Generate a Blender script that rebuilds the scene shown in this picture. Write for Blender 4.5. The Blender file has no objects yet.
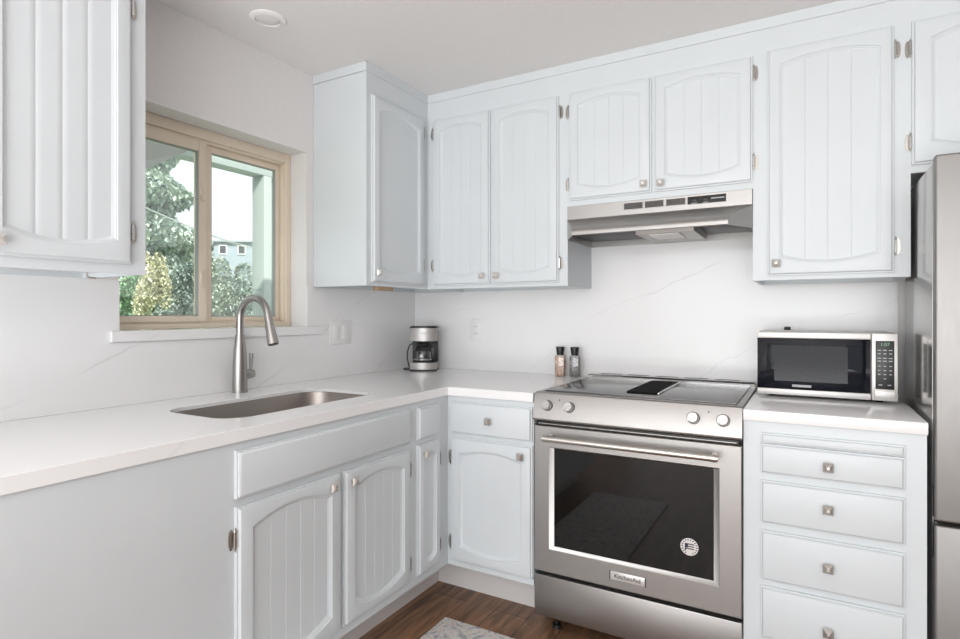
import bpy, bmesh, math, random
from mathutils import Vector, Matrix
R = math.radians
PI = math.pi
random.seed(7)
S = bpy.context.scene
C = S.collection

# ------------------------------------------------------------------ camera
cd = bpy.data.cameras.new('camera')
cam = bpy.data.objects.new('camera', cd)
C.objects.link(cam)
cam.location = (2.0489, -2.787, 1.2549)
cam.rotation_euler = (R(90), 0, R(29.803))
cd.sensor_width = 36.0
cd.lens = 571.18 / 960 * 36
cd.shift_y = -5.27 / 960
cd.clip_start = 0.02
S.camera = cam

# ------------------------------------------------------------------ world, sun, fill lamps, exposure
S.view_settings.view_transform = 'Standard'
S.view_settings.look = 'None'
S.view_settings.gamma = 1.0
S.view_settings.use_curve_mapping = False
S.view_settings.exposure = 0.38
w = bpy.data.worlds.new('sky')
S.world = w
w.use_nodes = True
wn = w.node_tree.nodes
wn['Background'].inputs[0].default_value = (0.90, 0.95, 1.0, 1)
wn['Background'].inputs[1].default_value = 1.3


def lamp(name, kind, loc, rot, power, color, size=None, size_y=None):
    d = bpy.data.lights.new(name, kind)
    d.energy = power
    d.color = color
    if kind == 'AREA':
        d.shape = 'RECTANGLE'
        d.size = size
        d.size_y = size_y or size
    o = bpy.data.objects.new(name, d)
    o.location = loc
    o.rotation_euler = rot
    C.objects.link(o)
    return o


sun = lamp('sun', 'SUN', (0, 0, 8), (R(48), 0, R(62)), 5.2, (1.0, 0.95, 0.85))
sun.data.angle = R(1.0)
# added area lamp as daylight from behind, at an unseen doorway
lamp('rear_daylight_fill', 'AREA', (1.9, -5.62, 1.2), (R(90), 0, 0), 56, (0.975, 0.987, 1.0), 3.5, 2.3)
# added unseen fill lamp, aimed up at the ceiling behind the camera
lamp('ceiling_bounce_fill', 'AREA', (2.1, -4.4, 0.55), (R(180), 0, 0), 84, (0.98, 0.988, 1.0), 2.4, 2.2)


# ------------------------------------------------------------------ materials
def mat(name, color, rough=0.5, metal=0.0, ior=1.5, coat=0.0, trans=0.0):
    m = bpy.data.materials.new(name)
    m.use_nodes = True
    b = m.node_tree.nodes['Principled BSDF']
    b.inputs['Base Color'].default_value = (*color, 1)
    b.inputs['Roughness'].default_value = rough
    b.inputs['Metallic'].default_value = metal
    b.inputs['IOR'].default_value = ior
    b.inputs['Coat Weight'].default_value = coat
    b.inputs['Transmission Weight'].default_value = trans
    return m


def nodes(m):
    return m.node_tree.nodes, m.node_tree.links, m.node_tree.nodes['Principled BSDF']


def noise_tint(m, c1, c2, scale=(1, 1, 1), nscale=5.0, detail=3.0, p0=0.3, p1=0.7, bump=0.0, rough=None):
    n, l, b = nodes(m)
    tc = n.new('ShaderNodeTexCoord')
    mp = n.new('ShaderNodeMapping')
    mp.inputs['Scale'].default_value = scale
    nz = n.new('ShaderNodeTexNoise')
    nz.inputs['Scale'].default_value = nscale
    nz.inputs['Detail'].default_value = detail
    cr = n.new('ShaderNodeValToRGB')
    cr.color_ramp.elements[0].position = p0
    cr.color_ramp.elements[0].color = (*c1, 1)
    cr.color_ramp.elements[1].position = p1
    cr.color_ramp.elements[1].color = (*c2, 1)
    l.new(tc.outputs['Object'], mp.inputs['Vector'])
    l.new(mp.outputs[0], nz.inputs['Vector'])
    l.new(nz.outputs['Fac'], cr.inputs[0])
    l.new(cr.outputs[0], b.inputs['Base Color'])
    if bump:
        bp = n.new('ShaderNodeBump')
        bp.inputs['Strength'].default_value = bump
        bp.inputs['Distance'].default_value = 0.002
        l.new(nz.outputs['Fac'], bp.inputs['Height'])
        l.new(bp.outputs[0], b.inputs['Normal'])
    if rough:
        mr = n.new('ShaderNodeMapRange')
        mr.inputs['To Min'].default_value = rough[0]
        mr.inputs['To Max'].default_value = rough[1]
        l.new(nz.outputs['Fac'], mr.inputs['Value'])
        l.new(mr.outputs[0], b.inputs['Roughness'])
    return m


M = {}
M['paint'] = noise_tint(mat('cabinet_paint', (0.68, 0.715, 0.735), 0.38), (0.675, 0.712, 0.732), (0.695, 0.732, 0.752), nscale=6, bump=0.02)
M['wall'] = noise_tint(mat('wall_paint', (0.8, 0.78, 0.77), 0.7), (0.81, 0.79, 0.782), (0.83, 0.81, 0.80), nscale=40, bump=0.05)
M['ceiling'] = noise_tint(mat('ceiling_paint', (0.8, 0.78, 0.77), 0.85), (0.82, 0.80, 0.79), (0.84, 0.82, 0.81), nscale=60, bump=0.15)
M['crown'] = M['paint']
M['dim_wall'] = mat('dimmed_wall_right', (0.34, 0.32, 0.31), 0.7)  # unseen right wall, colour darkened to cut bounce onto the left run
M['kick'] = mat('toe_kick_paint', (0.74, 0.71, 0.69), 0.5)
M['reveal'] = mat('white_trim_paint', (0.84, 0.83, 0.83), 0.5)


def steel(name, color, stretch, rmin=0.22, rmax=0.36):
    m = mat(name, color, 0.3, 1.0)
    n, l, b = nodes(m)
    tc = n.new('ShaderNodeTexCoord')
    mp = n.new('ShaderNodeMapping')
    mp.inputs['Scale'].default_value = stretch
    nz = n.new('ShaderNodeTexNoise')
    nz.inputs['Scale'].default_value = 40
    nz.inputs['Detail'].default_value = 2
    mr = n.new('ShaderNodeMapRange')
    mr.inputs['To Min'].default_value = rmin
    mr.inputs['To Max'].default_value = rmax
    l.new(tc.outputs['Object'], mp.inputs['Vector'])
    l.new(mp.outputs[0], nz.inputs['Vector'])
    l.new(nz.outputs['Fac'], mr.inputs['Value'])
    l.new(mr.outputs[0], b.inputs['Roughness'])
    bp = n.new('ShaderNodeBump')
    bp.inputs['Strength'].default_value = 0.06
    bp.inputs['Distance'].default_value = 0.0006
    l.new(nz.outputs['Fac'], bp.inputs['Height'])
    l.new(bp.outputs[0], b.inputs['Normal'])
    return m


M['steel'] = steel('brushed_steel', (0.42, 0.405, 0.392), (0.3, 8, 8), 0.34, 0.48)
M['steel_v'] = steel('brushed_steel_upright', (0.345, 0.335, 0.325), (8, 8, 0.3), 0.46, 0.58)
M['sink_steel'] = steel('sink_steel', (0.36, 0.325, 0.30), (4, 0.4, 4), 0.28, 0.42)
M['nickel'] = mat('brushed_nickel', (0.62, 0.59, 0.55), 0.32, 1.0)
M['hinge'] = mat('aged_nickel_hinge', (0.48, 0.45, 0.41), 0.32, 1.0)
M['faucet'] = mat('faucet_steel', (0.40, 0.385, 0.37), 0.30, 1.0)
M['chrome'] = mat('polished_steel', (0.60, 0.59, 0.58), 0.2, 1.0)
M['pewter'] = mat('pewter_knob', (0.62, 0.58, 0.54), 0.38, 0.85)
M['lit_knob'] = mat('lit_pewter_knob', (0.76, 0.72, 0.68), 0.42, 0.6)  # pewter knobs of the wall cabinets, reflected light put into the colour
M['black_glass'] = mat('black_glass', (0.005, 0.005, 0.005), 0.03, 0.0, 1.48)
M['cooktop'] = mat('cooktop_glass', (0.03, 0.03, 0.031), 0.17, 0.0, 2.2)
M['vent_black'] = mat('vent_black', (0.008, 0.008, 0.008), 0.7, 0.0, 1.2)
M['knob_steel'] = mat('knob_steel', (0.42, 0.41, 0.40), 0.3, 1.0)
M['mw_glass'] = mat('microwave_glass', (0.006, 0.007, 0.012), 0.04, 0.0, 1.28)
M['mw_mesh'] = noise_tint(mat('microwave_mesh', (0.05, 0.05, 0.055), 0.12, 0.0, 1.25), (0.012, 0.012, 0.015), (0.022, 0.022, 0.026), nscale=300)
M['black'] = mat('black_plastic', (0.012, 0.012, 0.012), 0.35)
M['dark'] = mat('dark_gap', (0.02, 0.02, 0.02), 0.6)
M['grey'] = mat('grey_plastic', (0.35, 0.35, 0.35), 0.45)
M['keys'] = mat('key_print', (0.45, 0.45, 0.46), 0.5)
M['silver_plastic'] = mat('silver_plastic', (0.74, 0.72, 0.70), 0.38, 0.35)
M['white_plastic'] = mat('white_plastic', (0.90, 0.895, 0.89), 0.35)
M['fridge_side'] = mat('fridge_side_grey', (0.50, 0.49, 0.48), 0.17, 0.85)
M['tan'] = noise_tint(mat('almond_vinyl', (0.66, 0.53, 0.40), 0.45), (0.80, 0.69, 0.56), (0.83, 0.72, 0.59), nscale=9)
M['wood'] = noise_tint(mat('raw_wood', (0.5, 0.33, 0.2), 0.6), (0.42, 0.28, 0.17), (0.58, 0.41, 0.27), scale=(1, 12, 1), nscale=6)
M['badge'] = mat('badge_plate', (0.82, 0.80, 0.79), 0.3, 0.6)
M['salt'] = noise_tint(mat('pink_salt', (0.62, 0.38, 0.28), 0.5), (0.42, 0.20, 0.12), (0.80, 0.60, 0.48), nscale=150, p0=0.4, p1=0.6)
M['pepper'] = noise_tint(mat('pepper', (0.12, 0.11, 0.11), 0.5), (0.04, 0.035, 0.035), (0.30, 0.28, 0.28), nscale=150, p0=0.4, p1=0.62)
M['navy'] = mat('navy_print', (0.02, 0.03, 0.06), 0.5)
M['lens'] = mat('frosted_lens', (0.80, 0.79, 0.77), 0.4)
M['filter'] = noise_tint(mat('filter_mesh', (0.2, 0.2, 0.2), 0.45, 0.8), (0.03, 0.03, 0.033), (0.10, 0.10, 0.105), nscale=400)

e = mat('clock_digits', (0.05, 0.1, 0.06), 0.5)
e.node_tree.nodes['Principled BSDF'].inputs['Emission Color'].default_value = (0.45, 0.8, 0.5, 1)
e.node_tree.nodes['Principled BSDF'].inputs['Emission Strength'].default_value = 0.35
M['digits'] = e


def clear_glass(name, tint, gloss=0.06):
    m = bpy.data.materials.new(name)
    m.use_nodes = True
    n, l = m.node_tree.nodes, m.node_tree.links
    n.remove(n['Principled BSDF'])
    t = n.new('ShaderNodeBsdfTransparent')
    t.inputs[0].default_value = (*tint, 1)
    g = n.new('ShaderNodeBsdfGlossy')
    g.inputs['Roughness'].default_value = 0.02
    mx = n.new('ShaderNodeMixShader')
    mx.inputs[0].default_value = gloss
    l.new(t.outputs[0], mx.inputs[1])
    l.new(g.outputs[0], mx.inputs[2])
    l.new(mx.outputs[0], n['Material Output'].inputs[0])
    return m


M['pane'] = clear_glass('window_glass', (0.92, 0.95, 0.94), 0.13)
M['carafe'] = clear_glass('carafe_glass', (0.55, 0.55, 0.55), 0.15)
M['jar_glass'] = clear_glass('jar_glass', (0.93, 0.92, 0.91), 0.12)


def quartz(name, vein=(0.62, 0.61, 0.605), strength=0.5, base=(0.90, 0.895, 0.895)):
    m = mat(name, base, 0.16, 0.0, 1.5)
    n, l, b = nodes(m)
    tc = n.new('ShaderNodeTexCoord')
    nz = n.new('ShaderNodeTexNoise')
    nz.inputs['Scale'].default_value = 1.3
    nz.inputs['Detail'].default_value = 6
    dot = n.new('ShaderNodeVectorMath')
    dot.operation = 'DOT_PRODUCT'
    dot.inputs[1].default_value = (-0.75, -0.75, 1.35)
    l.new(tc.outputs['Object'], dot.inputs[0])
    l.new(tc.outputs['Object'], nz.inputs['Vector'])

    def math_(op, a, bb=None, cc=None):
        q = n.new('ShaderNodeMath')
        q.operation = op
        for i, v in enumerate((a, bb, cc)):
            if v is None:
                continue
            if isinstance(v, (int, float)):
                q.inputs[i].default_value = v
            else:
                l.new(v, q.inputs[i])
        return q.outputs[0]
    s = math_('MULTIPLY_ADD', nz.outputs['Fac'], 0.55, dot.outputs['Value'])
    fr = math_('FRACT', math_('MULTIPLY', s, 1.45))
    d = math_('ABSOLUTE', math_('SUBTRACT', fr, 0.5))
    line = n.new('ShaderNodeMapRange')
    line.inputs['From Min'].default_value = 0.0
    line.inputs['From Max'].default_value = 0.011
    line.inputs['To Min'].default_value = 1.0
    line.inputs['To Max'].default_value = 0.0
    l.new(d, line.inputs['Value'])
    nz2 = n.new('ShaderNodeTexNoise')
    nz2.inputs['Scale'].default_value = 3.7
    nz2.inputs['Detail'].default_value = 2
    l.new(tc.outputs['Object'], nz2.inputs['Vector'])
    mask = n.new('ShaderNodeMapRange')
    mask.inputs['From Min'].default_value = 0.42
    mask.inputs['From Max'].default_value = 0.62
    l.new(nz2.outputs['Fac'], mask.inputs['Value'])
    f = math_('MULTIPLY', math_('MULTIPLY', line.outputs[0], mask.outputs[0]), strength)
    mx = n.new('ShaderNodeMix')
    mx.data_type = 'RGBA'
    l.new(f, mx.inputs['Factor'])
    mx.inputs['A'].default_value = (*base, 1)
    mx.inputs['B'].default_value = (*vein, 1)
    l.new(mx.outputs['Result'], b.inputs['Base Color'])
    return m


M['quartz'] = quartz('white_quartz')
M['counter'] = quartz('white_quartz_counter', strength=0.25)


def floor_mat():
    m = mat('walnut_planks', (0.15, 0.08, 0.05), 0.34)
    n, l, b = nodes(m)
    tc = n.new('ShaderNodeTexCoord')
    mp = n.new('ShaderNodeMapping')
    mp.inputs['Rotation'].default_value = (0, 0, R(90))
    br = n.new('ShaderNodeTexBrick')
    br.inputs['Color1'].default_value = (0.27, 0.15, 0.085, 1)
    br.inputs['Color2'].default_value = (0.18, 0.096, 0.055, 1)
    br.inputs['Mortar'].default_value = (0.05, 0.026, 0.016, 1)
    br.inputs['Scale'].default_value = 1.0
    br.inputs['Mortar Size'].default_value = 0.0018
    br.inputs['Brick Width'].default_value = 1.3
    br.inputs['Row Height'].default_value = 0.15
    br.inputs['Bias'].default_value = -0.1
    l.new(tc.outputs['Object'], mp.inputs['Vector'])
    l.new(mp.outputs[0], br.inputs['Vector'])
    mp2 = n.new('ShaderNodeMapping')
    mp2.inputs['Scale'].default_value = (14, 1.6, 1)
    nz = n.new('ShaderNodeTexNoise')
    nz.inputs['Scale'].default_value = 2.2
    nz.inputs['Detail'].default_value = 6
    nz.inputs['Distortion'].default_value = 1.2
    l.new(tc.outputs['Object'], mp2.inputs['Vector'])
    l.new(mp2.outputs[0], nz.inputs['Vector'])
    cr = n.new('ShaderNodeValToRGB')
    cr.color_ramp.elements[0].position = 0.3
    cr.color_ramp.elements[0].color = (0.42, 0.42, 0.44, 1)
    cr.color_ramp.elements[1].position = 0.72
    cr.color_ramp.elements[1].color = (1.5, 1.45, 1.4, 1)
    l.new(nz.outputs['Fac'], cr.inputs[0])
    mx = n.new('ShaderNodeMix')
    mx.data_type = 'RGBA'
    mx.blend_type = 'MULTIPLY'
    mx.inputs['Factor'].default_value = 1.0
    l.new(br.outputs['Color'], mx.inputs['A'])
    l.new(cr.outputs[0], mx.inputs['B'])
    l.new(mx.outputs['Result'], b.inputs['Base Color'])
    return m


M['floor'] = floor_mat()


def rug_mat():
    m = mat('rug_wool', (0.7, 0.68, 0.65), 0.95)
    n, l, b = nodes(m)
    tc = n.new('ShaderNodeTexCoord')
    vo = n.new('ShaderNodeTexVoronoi')
    vo.inputs['Scale'].default_value = 11
    wv = n.new('ShaderNodeMath')
    wv.operation = 'SINE'
    mul = n.new('ShaderNodeMath')
    mul.operation = 'MULTIPLY'
    mul.inputs[1].default_value = 26
    l.new(tc.outputs['Object'], vo.inputs['Vector'])
    l.new(vo.outputs['Distance'], mul.inputs[0])
    l.new(mul.outputs[0], wv.inputs[0])
    nz = n.new('ShaderNodeTexNoise')
    nz.inputs['Scale'].default_value = 28
    nz.inputs['Detail'].default_value = 4
    l.new(tc.outputs['Object'], nz.inputs['Vector'])
    mu = n.new('ShaderNodeMath')
    mu.operation = 'MULTIPLY_ADD'
    mu.inputs[1].default_value = 0.14
    l.new(wv.outputs[0], mu.inputs[0])
    l.new(nz.outputs['Fac'], mu.inputs[2])
    cr = n.new('ShaderNodeValToRGB')
    el = cr.color_ramp.elements
    el[0].position = 0.34
    el[0].color = (0.46, 0.46, 0.50, 1)
    el[1].position = 0.56
    el[1].color = (0.82, 0.80, 0.775, 1)
    x = el.new(0.43)
    x.color = (0.68, 0.66, 0.64, 1)
    x = el.new(0.72)
    x.color = (0.70, 0.62, 0.54, 1)
    l.new(mu.outputs[0], cr.inputs[0])
    l.new(cr.outputs[0], b.inputs['Base Color'])
    return m


M['rug'] = rug_mat()
M['grass'] = noise_tint(mat('lawn', (0.14, 0.22, 0.08), 0.9), (0.10, 0.17, 0.06), (0.22, 0.30, 0.12), nscale=3)


def leaf(name, c1, c2):  # leaf colours are paled so that they carry the outdoor haze
    m = noise_tint(mat(name, c1, 0.7), c1, c2, nscale=2.5, p0=0.35, p1=0.65)
    return m


M['leaf_conifer'] = leaf('conifer_needles', (0.34, 0.43, 0.37), (0.54, 0.62, 0.54))
M['leaf_dark'] = leaf('dark_leaves', (0.24, 0.31, 0.28), (0.4, 0.47, 0.41))
M['leaf_yellow'] = leaf('sunny_leaves', (0.62, 0.6, 0.42), (0.86, 0.83, 0.64))  # yellow leaves with sunlit highlights mixed into their colour
M['leaf_green'] = leaf('green_leaves', (0.22, 0.38, 0.22), (0.34, 0.5, 0.3))
M['leaf_grey'] = leaf('grey_green_leaves', (0.3, 0.38, 0.34), (0.5, 0.56, 0.46))
M['leaf_far'] = leaf('far_leaves', (0.34, 0.42, 0.38), (0.48, 0.55, 0.46))
M['bark'] = mat('bark', (0.12, 0.09, 0.07), 0.9)
M['siding'] = mat('blue_grey_siding', (0.38, 0.44, 0.50), 0.7)
M['roof'] = mat('roof_shingle', (0.42, 0.45, 0.48), 0.8)
M['patio'] = mat('patio_grey_green', (0.42, 0.47, 0.45), 0.6)
M['soffit'] = mat('soffit_grey', (0.30, 0.31, 0.31), 0.7)
M['eave'] = mat('dark_eave_paint', (0.10, 0.105, 0.10), 0.7)
M['wire'] = mat('wire_grey', (0.55, 0.56, 0.56), 0.5)


# ------------------------------------------------------------------ mesh helpers
def box(bm, x0, x1, y0, y1, z0, z1, bevel=0.0, seg=2):
    vs = [bm.verts.new(p) for p in ((x0, y0, z0), (x1, y0, z0), (x1, y1, z0), (x0, y1, z0),
                                    (x0, y0, z1), (x1, y0, z1), (x1, y1, z1), (x0, y1, z1))]
    fs = [bm.faces.new([vs[i] for i in f]) for f in ((3, 2, 1, 0), (4, 5, 6, 7), (0, 1, 5, 4), (1, 2, 6, 5), (2, 3, 7, 6), (3, 0, 4, 7))]
    if bevel:
        es = list({e for f in fs for e in f.edges})
        bmesh.ops.bevel(bm, geom=es, offset=bevel, segments=seg, profile=0.5, affect='EDGES')
    return vs


def cyl(bm, p0, p1, r0, r1=None, seg=20, cap=True):
    r1 = r0 if r1 is None else r1
    p0, p1 = Vector(p0), Vector(p1)
    d = (p1 - p0).normalized()
    u = d.orthogonal().normalized()
    v = d.cross(u)
    a, b = [], []
    for i in range(seg):
        t = 2 * PI * i / seg
        k = u * math.cos(t) + v * math.sin(t)
        a.append(bm.verts.new(p0 + k * r0))
        b.append(bm.verts.new(p1 + k * r1))
    for i in range(seg):
        j = (i + 1) % seg
        bm.faces.new((a[i], a[j], b[j], b[i]))
    if cap:
        bm.faces.new(a[::-1])
        bm.faces.new(b)


def tube(bm, pts, r, seg=12, radii=None):
    pts = [Vector(p) for p in pts]
    rings = []
    up = None
    for i, p in enumerate(pts):
        if i == 0:
            d = pts[1] - p
        elif i == len(pts) - 1:
            d = p - pts[i - 1]
        else:
            d = pts[i + 1] - pts[i - 1]
        d.normalize()
        if up is None:
            up = d.orthogonal().normalized()
        up = (up - d * up.dot(d)).normalized()
        v = d.cross(up)
        rr = radii[i] if radii else r
        rings.append([bm.verts.new(p + (up * math.cos(2 * PI * k / seg) + v * math.sin(2 * PI * k / seg)) * rr) for k in range(seg)])
    for a, b in zip(rings, rings[1:]):
        for k in range(seg):
            j = (k + 1) % seg
            bm.faces.new((a[k], a[j], b[j], b[k]))
    bm.faces.new(rings[0][::-1])
    bm.faces.new(rings[-1])


def lathe(bm, prof, seg=32, center=(0, 0, 0)):
    cx, cy, cz = center
    rings = []
    for r, z in prof:
        rings.append([bm.verts.new((cx + r * math.cos(2 * PI * k / seg), cy + r * math.sin(2 * PI * k / seg), cz + z)) for k in range(seg)])
    for a, b in zip(rings, rings[1:]):
        for k in range(seg):
            j = (k + 1) % seg
            bm.faces.new((a[k], a[j], b[j], b[k]))
    bm.faces.new(rings[0][::-1])
    bm.faces.new(rings[-1])


def prism(bm, prof, x0, x1, axis='X'):
    """closed profile of (y, z) points swept along x."""
    def P(x, a, b):
        return (x, a, b) if axis == 'X' else ((a, x, b) if axis == 'Y' else (a, b, x))
    A = [bm.verts.new(P(x0, a, b)) for a, b in prof]
    B = [bm.verts.new(P(x1, a, b)) for a, b in prof]
    n = len(prof)
    for i in range(n):
        j = (i + 1) % n
        bm.faces.new((A[i], A[j], B[j], B[i]))
    bm.faces.new(A[::-1])
    bm.faces.new(B)


def rrect(x0, x1, y0, y1, r, n=8):
    pts = []
    for cx, cy, a in ((x1 - r, y1 - r, 0), (x0 + r, y1 - r, 90), (x0 + r, y0 + r, 180), (x1 - r, y0 + r, 270)):
        for k in range(n + 1):
            t = R(a + 90 * k / n)
            pts.append((cx + r * math.cos(t), cy + r * math.sin(t)))
    return pts


def obj(name, bm, m, parent=None, loc=(0, 0, 0), rotz=0.0, smooth=True):
    bmesh.ops.recalc_face_normals(bm, faces=bm.faces[:])
    me = bpy.data.meshes.new(name)
    bm.to_mesh(me)
    bm.free()
    me.materials.append(m)
    if smooth:
        me.shade_smooth()
        me.set_sharp_from_angle(angle=R(32))
    o = bpy.data.objects.new(name, me)
    C.objects.link(o)
    o.location = loc
    o.rotation_euler = (0, 0, rotz)
    if parent:
        o.parent = parent
    return o


def B():
    return bmesh.new()


def tag(o, label=None, cat=None, group=None, kind=None):
    if label:
        o['label'] = label
    if cat:
        o['category'] = cat
    if group:
        o['group'] = group
    if kind:
        o['kind'] = kind
    return o


def thing(name, label, cat, loc=(0, 0, 0), rotz=0.0, group=None, kind=None):
    o = bpy.data.objects.new(name, None)
    o.empty_display_size = 0.1
    o.location = loc
    o.rotation_euler = (0, 0, rotz)
    C.objects.link(o)
    return tag(o, label, cat, group, kind)


def struct(name, bm, m, label=None, cat=None):
    o = obj(name, bm, m)
    return tag(o, label or name.replace('_', ' '), cat or 'room', kind='structure')


def text_mesh(s, size, m, name, parent, loc, rot=(R(90), 0, 0), depth=0.0006, align='CENTER'):
    cu = bpy.data.curves.new(name, 'FONT')
    cu.body = s
    cu.size = size
    cu.extrude = depth
    cu.align_x = align
    cu.align_y = 'CENTER'
    t = bpy.data.objects.new(name, cu)
    C.objects.link(t)
    dg = bpy.context.evaluated_depsgraph_get()
    me = bpy.data.meshes.new_from_object(t.evaluated_get(dg))
    bpy.data.objects.remove(t)
    me.materials.clear()
    me.materials.append(m)
    o = bpy.data.objects.new(name, me)
    C.objects.link(o)
    o.parent = parent
    o.location = loc
    o.rotation_euler = rot
    return o


def plate_with_hole(name, outer, hole, z0, z1, m, bevel=0.002):
    cu = bpy.data.curves.new(name, 'CURVE')
    cu.dimensions = '2D'
    cu.fill_mode = 'BOTH'
    cu.extrude = (z1 - z0) / 2 - bevel
    cu.bevel_depth = bevel
    cu.bevel_resolution = 1
    cu.offset = -bevel
    for pts in (outer, hole):
        if not pts:
            continue
        sp = cu.splines.new('POLY')
        sp.points.add(len(pts) - 1)
        for p, q in zip(sp.points, pts):
            p.co = (q[0], q[1], 0, 1)
        sp.use_cyclic_u = True
    t = bpy.data.objects.new(name, cu)
    C.objects.link(t)
    dg = bpy.context.evaluated_depsgraph_get()
    me = bpy.data.meshes.new_from_object(t.evaluated_get(dg))
    bpy.data.objects.remove(t)
    me.materials.clear()
    me.materials.append(m)
    for v in me.vertices:
        v.co.z += (z0 + z1) / 2
    o = bpy.data.objects.new(name, me)
    C.objects.link(o)
    return o


# ------------------------------------------------------------------ room shell
CEIL = 2.393
RX, RY = 5.2, -5.5
WY0, WY1, WZ0, WZ1 = -1.7036, -0.857, 1.197, 2.0175   # kitchen window opening
HZ = 0.94                                              # counter top

b = B(); box(b, -0.18, RX + .1, RY - .1, 0.12, -0.05, 0.0); struct('floor', b, M['floor'])
b = B(); box(b, -0.18, RX + .1, RY - .1, 0.12, CEIL, CEIL + 0.08); struct('ceiling', b, M['ceiling'])
b = B(); box(b, -0.18, RX + .1, 0.0, 0.12, 0.0, CEIL); struct('wall_back', b, M['wall'])
b = B()
box(b, -0.1, 0, RY, WY0, 0, CEIL)
box(b, -0.1, 0, WY1, 0, 0, CEIL)
box(b, -0.1, 0, WY0, WY1, 0, WZ0 - 0.0375)
box(b, -0.1, 0, WY0, WY1, WZ1, CEIL)
box(b, -0.18, -0.1, RY, WY0 - .06, 0, CEIL)
box(b, -0.18, -0.1, WY1, 0, 0, CEIL)
box(b, -0.18, -0.1, WY0 - .06, WY1, 0, WZ0 - 0.0375)
box(b, -0.18, -0.1, WY0 - .06, WY1, WZ1, CEIL)
struct('wall_left', b, M['wall'])
b = B()
box(b, RX, RX + .1, RY, 0, 0, CEIL)
struct('wall_right', b, M['dim_wall'])
b = B()
box(b, -0.18, 0.1, RY - .1, RY, 0, CEIL)
box(b, 5.1, RX + .1, RY - .1, RY, 0, CEIL)
box(b, 0.1, 5.1, RY - .1, RY, 2.36, CEIL)
struct('wall_rear', b, M['wall'])

# quartz backsplash slabs
b = B()
box(b, 0.0006, 0.006, -2.75, -1.735, HZ + .0006, 1.372)
box(b, 0.0006, 0.006, -1.735, WY0, WZ0 + .0006, 1.372)
box(b, 0.0006, 0.006, -1.735, -0.793, HZ + .0006, WZ0 - 0.039)
box(b, 0.0006, 0.006, -0.793, -0.0006, HZ + .0006, WZ0)
box(b, 0.0006, 0.006, WY1, -0.0006, WZ0 + .0006, 1.384)
tag(obj('backsplash_panel', b, M['quartz'], smooth=False), 'white veined quartz backsplash along the window wall behind the faucet', 'backsplash')
b = B()
box(b, 0.0066, 1.102, -0.006, -0.0006, HZ + .0006, 1.384)
box(b, 1.102, 1.862, -0.006, -0.0006, 0.85, 1.741)
box(b, 1.862, 2.362, -0.006, -0.0006, HZ + .0006, 1.384)
tag(obj('backsplash_panel', b, M['quartz'], smooth=False), 'white veined quartz backsplash behind the stove and microwave', 'backsplash')

# ------------------------------------------------------------------ window
win = thing('window_1', 'almond framed sliding window above the sink', 'window', (-0.1, WY1, WZ0), R(90), kind='structure')
# local: x -> +Y, y -> -X (outwards), so x runs from -(W) to 0
WW = WY1 - WY0 + 0.058
WH = WZ1 - WZ0 - .001


def frame_ring(bm, x0, x1, z0, z1, t, y0, y1, tb=None, bevel=0.003):
    tb = tb or t
    box(bm, x0, x0 + t, y0, y1, z0, z1, bevel)
    box(bm, x1 - t, x1, y0, y1, z0, z1, bevel)
    box(bm, x0 + t, x1 - t, y0, y1, z1 - t, z1, bevel)
    box(bm, x0 + t, x1 - t, y0, y1, z0, z0 + tb, bevel)


b = B()
box(b, -WW, -WW + .043, .002, .075, .001, WH, .003)
box(b, -.0308, -.0008, .002, .075, .001, WH, .003)
box(b, -WW + .043, -.0308, .002, .075, WH - .043, WH, .003)
box(b, -WW + .043, -.0308, .002, .075, .001, .021, .003)
box(b, -.0368, -.0308, .012, .07, .021, WH - .043, .002)
box(b, -WW + .043, -.0368, .012, .07, WH - .053, WH - .043, .002)
box(b, -WW + .043, -.0368, .012, .07, .021, .027, .002)
obj('window_frame', b, M['tan'], win)
mid = -0.452      # meeting stile
for nm, xa, xb, ya, yb, tl, tr, tt, tbm in (('left', -WW + .053, mid + 0.012, 0.006, 0.032, .05, .036, .042, .024), ('right', mid - 0.012, -.0372, 0.036, 0.062, .066, .024, .026, .02)):
    b = B()
    z0, z1 = 0.027, WH - .053
    box(b, xa, xa + tl, ya, yb, z0, z1, .003)
    box(b, xb - tr, xb, ya, yb, z0, z1, .003)
    box(b, xa + tl, xb - tr, ya, yb, z1 - tt, z1, .003)
    box(b, xa + tl, xb - tr, ya, yb, z0, z0 + tbm, .003)
    s_ = obj('sash', b, M['tan'], win)
    b = B()
    box(b, xa + tl - .004, xb - tr + .004, (ya + yb) / 2 - .002, (ya + yb) / 2 + .002, z0 + tbm - .004, z1 - tt + .004)
    obj('glass_pane', b, M['pane'], s_)
    b = B()   # dark rubber glazing seal
    frame_ring(b, xa + tl - .001, xb - tr + .001, z0 + tbm - .001, z1 - tt + .001, .004, ya + .004, yb - .004, bevel=0)
    obj('glazing_seal', b, M['grey'], s_)
    if nm == 'left':
        for zc in (1.405 - WZ0, 1.755 - WZ0):
            b = B()
            box(b, xb - .026, xb - .010, ya - .006, ya + .001, zc - .035, zc + .035, .004)
            tube(b, [(xb - .024, ya - .004, zc + .03), (xb - .036, ya - .014, zc + .015), (xb - .038, ya - .016, zc - .015), (xb - .024, ya - .004, zc - .03)], .004, 8)
            obj('latch', b, M['tan'], s_)
b = B()
sp = [(-.0985, WY0 + .001), (-.0985, WY1 - .001), (.0066, WY1 - .001), (.0066, -.793), (.022, -.793), (.022, -1.735), (.0066, -1.735), (.0066, WY0 + .001)]
prism(b, sp, WZ0 - .0370, WZ0, 'Z')
o = obj('window_sill', b, M['counter'])
o.parent = win
o.matrix_parent_inverse = (Matrix.Translation((-0.1, WY1, WZ0)) @ Matrix.Rotation(R(90), 4, 'Z')).inverted()

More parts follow.
